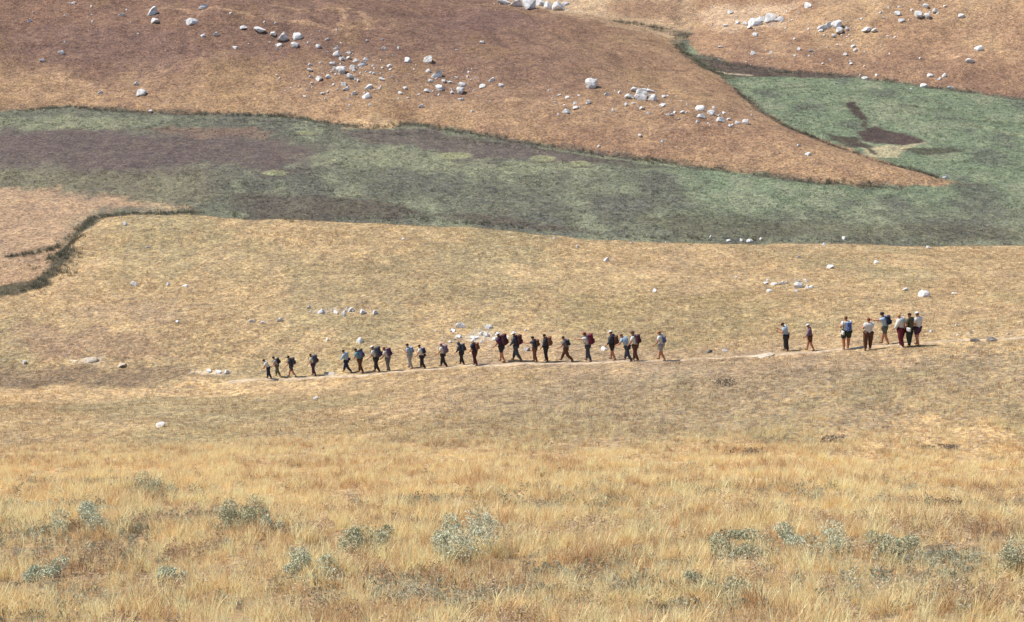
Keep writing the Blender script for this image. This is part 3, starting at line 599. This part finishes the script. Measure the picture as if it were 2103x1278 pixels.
def person(px, foot, top, d, label):
    """d: lean, stride, face (heading offset in degrees), shirt, sleeve, legs, long, head, hcol, pack, arm"""
    x, y, z = hit(px, foot-1); dist = math.sqrt(x*x+y*y+z*z)
    lean = R(d.get('lean', 8)); st = R(d.get('stride', 20)*.72); H = (foot-top)*dist/FPX/(.15+.85*math.cos(lean))*1.03
    H = min(max(H, 1.25), 1.9); fat = d.get('fat', 1.)*(1.70-.15*H)
    e = bpy.data.objects.new('person', None); COL.objects.link(e); tag(e, label, 'person', 'people walking in line along the path')
    s = int(np.argmin([np.hypot(*(path_at(k)-np.array([x, y]))) for k in np.linspace(0, cum[-1], 300)]))*cum[-1]/299
    dr = path_at(min(s+2, cum[-1]))-path_at(max(s-2, 0)); head = math.atan2(-dr[0], dr[1])+R(d.get('face', 0))
    e.location = (x, y, z); e.rotation_euler = (0, 0, head)
    V = Vector; hz = .52*H; hw = .052*H*fat; sw = .105*H*(.75+.25*fat)
    thigh, shin = .245*H, .245*H
    def leg(side, a):
        hip = V((side*hw, 0, hz)); kb = max(0, -a)*.9+.12
        knee = hip+V((0, math.sin(a)*thigh, -math.cos(a)*thigh)); b_ = a-kb
        ank = knee+V((0, math.sin(b_)*shin, -math.cos(b_)*shin)); toe = ank+V((side*.012*H, .085*H, -.022*H)); heel = ank+V((0, -.02*H, -.022*H))
        return hip, knee, ank, toe, heel
    Lr, Ll = leg(1, st), leg(-1, -st*.9)
    low = min(Lr[2].z, Ll[2].z)-.036*H
    up = V((0, math.sin(lean), math.cos(lean))); fw = V((0, math.cos(lean), -math.sin(lean)))
    pel = V((0, 0, hz+.015*H)); wst = pel+up*.085*H; chs = pel+up*.20*H; nck = pel+up*.305*H+fw*.006*H
    hp = R(d.get('nod', 12)); hup = V((0, math.sin(lean+hp), math.cos(lean+hp))); hfw = V((0, math.cos(lean+hp), -math.sin(lean+hp)))
    jaw = nck+hup*.045*H+hfw*.012*H; mid = jaw+hup*.05*H; crn = mid+hup*.05*H
    sh_ = {k: pel+up*.285*H+V((k*sw, 0, 0)) for k in (1, -1)}
    def arm(side, a, bend=.45):
        if d.get('arm') == 'reach' and side == -1: a, bend = 1.25, .15
        if d.get('arm') == 'front': a, bend = .25, 1.5
        if d.get('arm') == 'straps': a, bend = -.15, 2.2
        s0 = sh_[side]; ua, fa = .165*H, .145*H; a2 = a+lean*.4
        el = s0+V((side*.022*H, math.sin(a2)*ua, -math.cos(a2)*ua)); b_ = a2+bend; wr = el+V((-side*.012*H, math.sin(b_)*fa, -math.cos(b_)*fa)); return el, wr, b_
    Ar, Al = arm(1, -st*.8), arm(-1, st*.8)
    drop = V((0, 0, -low)); off = lambda p_: p_+drop
    # body with head, fingers
    vs, es, rd = [], [], []
    def add(p_, r_, par=None): vs.append(off(p_)); rd.append(r_); (par is not None) and es.append((par, len(vs)-1)); return len(vs)-1
    i0 = add(pel, (.054*H*fat, .044*H*fat)); i1 = add(wst, (.046*H*fat, .036*H*fat), i0); i2 = add(chs, (.055*H*fat, .04*H*fat), i1); i3 = add(nck, .03*H, i2)
    i4 = add(jaw, (.036*H, .042*H), i3); i5 = add(mid, (.044*H, .052*H), i4); add(crn, (.036*H, .042*H), i5); add(mid-hup*.008*H+hfw*.062*H, .008*H, i5)
    for k in (1, -1): add(mid-hup*.008*H+V((k*.052*H, 0, 0)), .009*H, i5)
    for side, (el, wr, b_) in ((1, Ar), (-1, Al)):
        a = add(sh_[side], .030*H*fat, i2); b = add(el, .023*H*fat, a); w_ = add(wr, .017*H, b)
        fd = V((0, math.sin(b_+.15), -math.cos(b_+.15))); pn = V((0, fd.z, -fd.y)); pm = add(wr+fd*.035*H, (.012*H, .02*H), w_)
        for j, ln in enumerate((.042, .048, .045, .035)):
            k0 = wr+fd*.055*H+pn*(j-1.5)*.0115*H; f1 = add(k0, .0058*H, pm); cu = V((-side*.4, 0, 0)); add(k0+(fd+cu*.6).normalized()*ln*H*.9, .005*H, f1)
        th = add(wr+fd*.022*H+pn*-.024*H, .007*H, pm); add(wr+fd*.045*H+pn*-.036*H, .006*H, th)
    for (hip, kn, an, toe, heel) in (Lr, Ll):
        a = add(hip, .046*H*fat, i0); m1 = add(hip.lerp(kn, .5), .040*H*fat, a); b = add(kn, .032*H*fat, m1); m2 = add(kn.lerp(an, .35), .032*H*fat, b); q = add(an, .02*H, m2); add(toe, .018*H, q); add(heel, .018*H, q)
    skin_obj('body', vs, es, rd, 0, SKIN, e)
    # eyes
    for k in (1, -1):
        bm = bmesh.new(); bmesh.ops.create_icosphere(bm, subdivisions=1, radius=.007*H); bmesh.ops.translate(bm, verts=bm.verts, vec=off(mid+hup*.006*H+hfw*.05*H+V((k*.02*H,0,0)))); bmobj('eye', bm, EYE, e)
    # shirt
    vs, es, rd = [], [], []
    i0 = add(pel-up*.01*H, (.072*H*fat, .064*H*fat)); i1 = add(wst, (.068*H*fat, .058*H*fat), i0); i2 = add(chs, (.08*H*fat, .066*H*fat), i1); add(nck-up*.022*H, .04*H, i2)
    for side, (el, wr, b_) in ((1, Ar), (-1, Al)):
        a = add(sh_[side], .043*H*fat, i2); b = add(sh_[side].lerp(el, .75), .036*H*fat, a)
        if d.get('sleeve') == 'long': b = add(el, .032*H*fat, b); add(el.lerp(wr, .9), .024*H, b)
    skin_obj('shirt', vs, es, rd, 0, cm(d['shirt']), e)
    vs, es, rd = [], [], []
    i0 = add(pel, (.058*H*fat, .054*H*fat))
    for (hip, kn, an, toe, heel) in (Lr, Ll):
        a = add(hip, .052*H*fat, i0); b = add(hip.lerp(kn, .75), .05*H*fat, a)
        if d.get('long', True): b = add(kn, .043*H*fat, b); add(kn.lerp(an, .5), .038*H*fat, b); add(kn.lerp(an, .95), .034*H, len(vs)-1)
    skin_obj('trousers' if d.get('long', True) else 'shorts', vs, es, rd, 0, cm(d['legs']), e)
    for (hip, kn, an, toe, heel) in (Lr, Ll):
        vs, es, rd = [], [], []
        q = add(an, .026*H); add(toe, .022*H, q); add(heel, .024*H, q); skin_obj('shoe', vs, es, rd, 0, cm(d['shoe']) if 'shoe' in d else SOLE, e)
    # hair and hat
    rotm = Matrix((V((1,0,0)), hfw, hup)).transposed().to_4x4()
    def dome(name, mat, sc, cen, zmin, brim=None):
        bm = bmesh.new(); bmesh.ops.create_uvsphere(bm, u_segments=16, v_segments=10, radius=1)
        for v in bm.verts: v.co.z = max(v.co.z, zmin)
        bmesh.ops.scale(bm, vec=sc, verts=bm.verts)
        T_ = Matrix.Translation(off(cen)) @ rotm; bm.transform(T_); ho = bmobj(name, bm, mat, e)
        if brim:
            bm = bmesh.new(); r_, fwd = brim; cir = bmesh.ops.create_cone(bm, cap_ends=True, segments=18, radius1=r_, radius2=r_*.93, depth=.006*H)['verts']
            for v in cir:
                v.co.z += sc[2]*max(zmin, 0)+.004*H
                if fwd: v.co.y = v.co.y*.9+fwd; v.co.x *= .8; v.co.z -= max(0, v.co.y)*.12
            bm.transform(T_); bmobj('brim', bm, mat, ho)
        return ho
    kind = d.get('head', 'hair'); hm = cm(d.get('hair', 'darkbrown'))
    dome('hair', hm, (.052*H, .06*H, .06*H), mid+hup*.012*H-hfw*.008*H, -.25)
    if d.get('pony'): dome('ponytail', hm, (.025*H, .025*H, .055*H), mid-hup*.03*H-hfw*.062*H, -1)
    if kind == 'cap': dome('cap', cm(d['hcol']), (.057*H, .064*H, .05*H), mid+hup*.03*H, .05, (.058*H, .035*H))
    if kind == 'hat': dome('hat', cm(d['hcol']), (.056*H, .062*H, .058*H), mid+hup*.03*H, .05, (.098*H, 0))
    if kind == 'hood': dome('headscarf', cm(d['hcol']), (.06*H, .068*H, .072*H), mid+hup*.005*H-hfw*.006*H, -.8)
    M = Matrix.Translation((x, y, z)) @ Matrix.Rotation(head, 4, 'Z')
    tm = Matrix((V((1,0,0)), fw, up)).transposed().to_4x4()
    def rbox(name, mat, sz, cen, parent, bev=.3, taper=0.):
        bm = bmesh.new(); bmesh.ops.create_cube(bm, size=1); bmesh.ops.scale(bm, vec=sz, verts=bm.verts)
        for v in bm.verts:
            if v.co.z > 0: v.co.x *= 1-taper; v.co.y *= 1-taper
        bmesh.ops.bevel(bm, geom=bm.edges[:], offset=min(sz)*bev, segments=3, affect='EDGES', profile=.6); bmesh.ops.translate(bm, verts=bm.verts, vec=cen); return bmobj(name, bm, mat, parent)
    if d.get('pack'):
        pc, pk = d['pack'], d.get('pscale', 1.)*1.14; b = bpy.data.objects.new('backpack', None); COL.objects.link(b)
        tag(b, d.get('plabel', '%s backpack on the %s' % (pc, label.replace('person', 'walker'))), 'backpack', 'backpacks carried by the walkers')
        b.matrix_world = M @ Matrix.Translation(off(chs-fw*(.063*H*fat+.048*H*pk)+up*d.get('pup', 0)*H)) @ tm
        pm_ = cm(pc); wz, dz_, hz_ = .17*H*pk, .105*H*pk, .25*H*pk
        bo = rbox('bag', pm_, (wz, dz_, hz_), (0, 0, .01*H), b, .35, .12); rbox('flap', cm(d.get('pflap', pc)), (wz*.92, dz_*.98, .05*H*pk), (0, 0, hz_*.5), bo, .4)
        rbox('pocket', cm(d.get('ppocket', pc)), (wz*.7, dz_*.4, hz_*.42), (0, -dz_*.55, -hz_*.18), bo, .4)
        for k in (1, -1):
            svs, sfs = [], []; a0 = dz_*.45; fr = dz_*.5+.135*H*fat
            prof = [(a0, hz_*.42), (fr*.55, hz_*.5), (fr, hz_*.36), (fr*1.02, .0), (fr*.8, -hz_*.32), (a0, -hz_*.42)]
            for (yy_, zz_) in prof: svs += [(k*wz*.26, yy_, zz_), (k*wz*.40, yy_, zz_)]
            for j in range(len(prof)-1): sfs.append((2*j, 2*j+1, 2*j+3, 2*j+2))
            so = mobj('strap', svs, sfs, cm('charcoal'), b); so.modifiers.new('thick', 'SOLIDIFY').thickness = .012
    if d.get('bag'):
        pc, sx, bz, lab = d['bag']; b = bpy.data.objects.new('bag', None); COL.objects.link(b); tag(b, lab, 'bag')
        b.matrix_world = M @ Matrix.Translation(off(pel+V((sx*(hw+.06*H), -.055*H, bz*H)))); rbox('pouch', cm(pc), (.055*H, .13*H, .11*H), (0, 0, 0), b, .35)
        sp = rbox('strap', cm('charcoal'), (.012*H, .02*H, .30*H), (-sx*.02*H, .02*H, .19*H), b, .3)
    return e
L_, Sh = True, False
PEOPLE = [
 (552,779,739,dict(lean=22,stride=14,shirt='white',legs='navy',head='cap',hcol='darkbrown'),'stooping person in white shirt and dark cap, last at the left end'),
 (570,774,733,dict(lean=16,stride=16,shirt='lightgrey',legs='greygreen',head='cap',hcol='black',pack='charcoal',pscale=.9,plabel='dark grey backpack on the second walker from the left'),'person in grey shirt and flat dark cap, second from the left end'),
 (599,776,731,dict(lean=10,stride=26,shirt='slate',legs='slate',long=Sh,head='cap',hcol='black',pack='slate',ppocket='maroon',plabel='slate and maroon backpack on the third walker from the left'),'person in slate shirt and black cap with bare legs mid stride'),
 (644,773,727,dict(lean=10,stride=14,shirt='offwhite',legs='purple',hair='darkbrown',pack='slate',ppocket='maroon',pscale=1.15,plabel='big slate backpack on the brown haired walker standing apart at left'),'brown haired person with big slate backpack walking alone at left'),
 (712,767,718,dict(lean=12,stride=32,shirt='paleblue',sleeve='long',legs='navy',hair='darkbrown',bag=('maroon',1,.03,'maroon hip bag of the striding walker in pale blue')),'striding person in pale blue shirt with maroon hip bag'),
 (740,767,717,dict(lean=20,stride=18,shirt='teal',legs='brown',hair='darkbrown',pack='blue',pflap='navy',ppocket='brown',pscale=1.05,plabel='blue and brown backpack on the stooping walker in teal'),'stooping person in teal shirt with blue and brown backpack'),
 (773,766,711,dict(lean=14,stride=20,shirt='offwhite',legs='charcoal',head='cap',hcol='white',pack='slate',pscale=1.2,ppocket='purple',plabel='large slate backpack on the walker with the white cap at left'),'person in white cap with large slate backpack, left group'),
 (797,764,714,dict(lean=16,stride=12,shirt='offwhite',legs='grey',hair='auburn',nod=20,pack='purple',pup=.02,plabel='dark purple backpack on the auburn haired walker'),'auburn haired person with dark purple backpack, head bowed'),
 (842,758,706,dict(lean=8,stride=16,shirt='paleblue',legs='lightgrey',head='cap',hcol='charcoal',pack='greyblue',pscale=.75,arm='straps',plabel='small grey blue backpack on the walker in light grey trousers'),'person in light grey trousers and dark cap holding pack straps'),
 (867,759,708,dict(lean=10,stride=20,shirt='white',legs='charcoal',hair='darkbrown',pack='navy',pscale=.7,bag=('tan',1,-.0,'tan hip bag of the walker in white with navy pack'),plabel='small navy backpack on the walker with the tan hip bag'),'person in white shirt with small navy pack and tan hip bag'),
 (910,756,703,dict(lean=6,stride=24,shirt='white',legs='charcoal',head='hat',hcol='pink',pack='mauve',pscale=.95,plabel='mauve backpack on the walker with the pale pink hat'),'person in pale pink brimmed hat, white shirt and dark trousers'),
 (948,751,703,dict(lean=14,stride=18,shirt='slate',sleeve='long',legs='charcoal',head='hood',hcol='slate',pack='slate',ppocket='maroon',plabel='slate backpack on the hooded walker'),'hooded person in slate clothes leaning forward'),
 (975,752,698,dict(lean=8,stride=14,shirt='navy',legs='maroon',head='hood',hcol='white',pack='rust',pscale=.85,plabel='rust backpack on the walker with the white headscarf'),'person in white headscarf and navy shirt'),
 (1030,745,682,dict(lean=12,stride=16,shirt='purple',legs='charcoal',long=Sh,head='hat',hcol='white',pack='maroon',pscale=1.15,plabel='large maroon backpack on the tall walker in purple'),'tall bare legged person in purple shirt and white hat'),
 (1060,743,681,dict(lean=6,stride=26,shirt='slate',sleeve='long',legs='slate',head='hat',hcol='white',pack='maroon',pscale=1.0,plabel='maroon backpack on the striding walker in slate and white hat'),'tall striding person in slate clothes and wide white hat'),
 (1098,745,691,dict(lean=6,stride=12,shirt='slate',legs='rust',head='cap',hcol='charcoal',arm='reach',pack='brown',pscale=.8,plabel='brown backpack on the walker in rust trousers'),'person in slate shirt and rust trousers, dark cap'),
 (1121,744,686,dict(lean=4,stride=8,shirt='slate',sleeve='long',legs='charcoal',hair='darkbrown',pack='rust',pscale=1.0,plabel='rust red backpack on the upright walker in dark slate'),'upright person in dark slate with rust red backpack'),
 (1162,744,689,dict(lean=10,stride=36,shirt='grey',legs='brown',hair='darkbrown',pack='charcoal',pscale=.7,plabel='small charcoal backpack on the walker taking a long stride'),'brown haired person in grey shirt taking a long stride'),
 (1207,743,683,dict(lean=12,stride=14,shirt='offwhite',legs='slate',head='cap',hcol='red',arm='reach',pack='crimson',pscale=1.1,plabel='crimson backpack on the walker with the red cap'),'person in red cap with crimson backpack reaching forward'),
 (1257,741,679,dict(lean=4,stride=16,shirt='slate',sleeve='long',legs='charcoal',long=Sh,head='cap',hcol='white',pack='brown',pscale=.9,pup=-.05,plabel='brown backpack on the bare legged walker in slate and white cap'),'person in white cap, slate shirt and bare legs with brown pack'),
 (1288,744,690,dict(lean=30,stride=26,shirt='paleblue',legs='slate',hair='brown'),'person in pale blue shirt bending forward beside another'),
 (1304,743,681,dict(lean=10,stride=18,shirt='white',legs='brown',head='hat',hcol='brown',pack='maroon',pscale=.9,plabel='maroon backpack on the walker with the brown hat'),'person in brown hat and white shirt behind the bending one'),
 (1357,742,679,dict(lean=6,stride=20,shirt='white',legs='lightgrey',long=Sh,head='hat',hcol='tan',pack='blue',pscale=.6,pup=-.04,plabel='small blue backpack on the walker with the tan hat'),'person in tan hat, white shirt and pale shorts, last of the middle group'),
 (1613,722,664,dict(lean=14,stride=8,shirt='paleblue',legs='charcoal',fat=1.2,hair='darkbrown',nod=18,arm='front'),'dark haired person in pale blue top and wide dark trousers'),
 (1662,722,666,dict(lean=8,stride=18,shirt='mauve',sleeve='long',legs='brown',long=Sh,head='cap',hcol='white'),'small person in white cap, mauve shirt and brown shorts'),
 (1736,719,645,dict(lean=8,stride=7,face=-58,shirt='white',legs='darkgreen',long=Sh,hair='brown',fat=1.2,pack='blue',pscale=.85,pup=-.03,arm='front',plabel='blue backpack on the walker seen from behind',bag=('white',-1,.01,'white pouch at the waist of the walker with the blue pack')),'person seen from behind in white shirt with blue backpack and dark shorts'),
 (1781,720,655,dict(lean=2,stride=5,face=-60,shirt='white',legs='brown',hair='auburn',fat=1.15,arm='front'),'person seen from behind in white shirt and brown trousers, no pack'),
 (1815,709,634,dict(lean=10,stride=16,shirt='paleblue',legs='greygreen',long=Sh,head='cap',hcol='charcoal',arm='reach',pack='navy',pscale=.85,plabel='navy backpack on the walker with outstretched arm'),'person in dark cap and pale blue shirt stretching an arm forward'),
 (1849,714,639,dict(lean=10,stride=14,face=-20,shirt='white',fat=1.25,legs='crimson',hair='blond',nod=20,shoe='white',sleeve='long'),'fair haired person in loose white shirt and crimson trousers'),
 (1866,713,643,dict(lean=3,stride=8,face=-30,shirt='olive',legs='darkgreen',hair='darkbrown',bag=('white',-1,.02,'white pouch at the waist of the walker in olive')),'dark haired person in olive shirt and dark green trousers'),
 (1882,711,639,dict(lean=3,stride=14,face=-30,shirt='white',legs='purple',long=Sh,head='cap',hcol='white'),'person in white cap and white shirt, rightmost of the line'),
]
for px, ft, tp, d, lab in PEOPLE: person(px, ft, tp, d, lab)
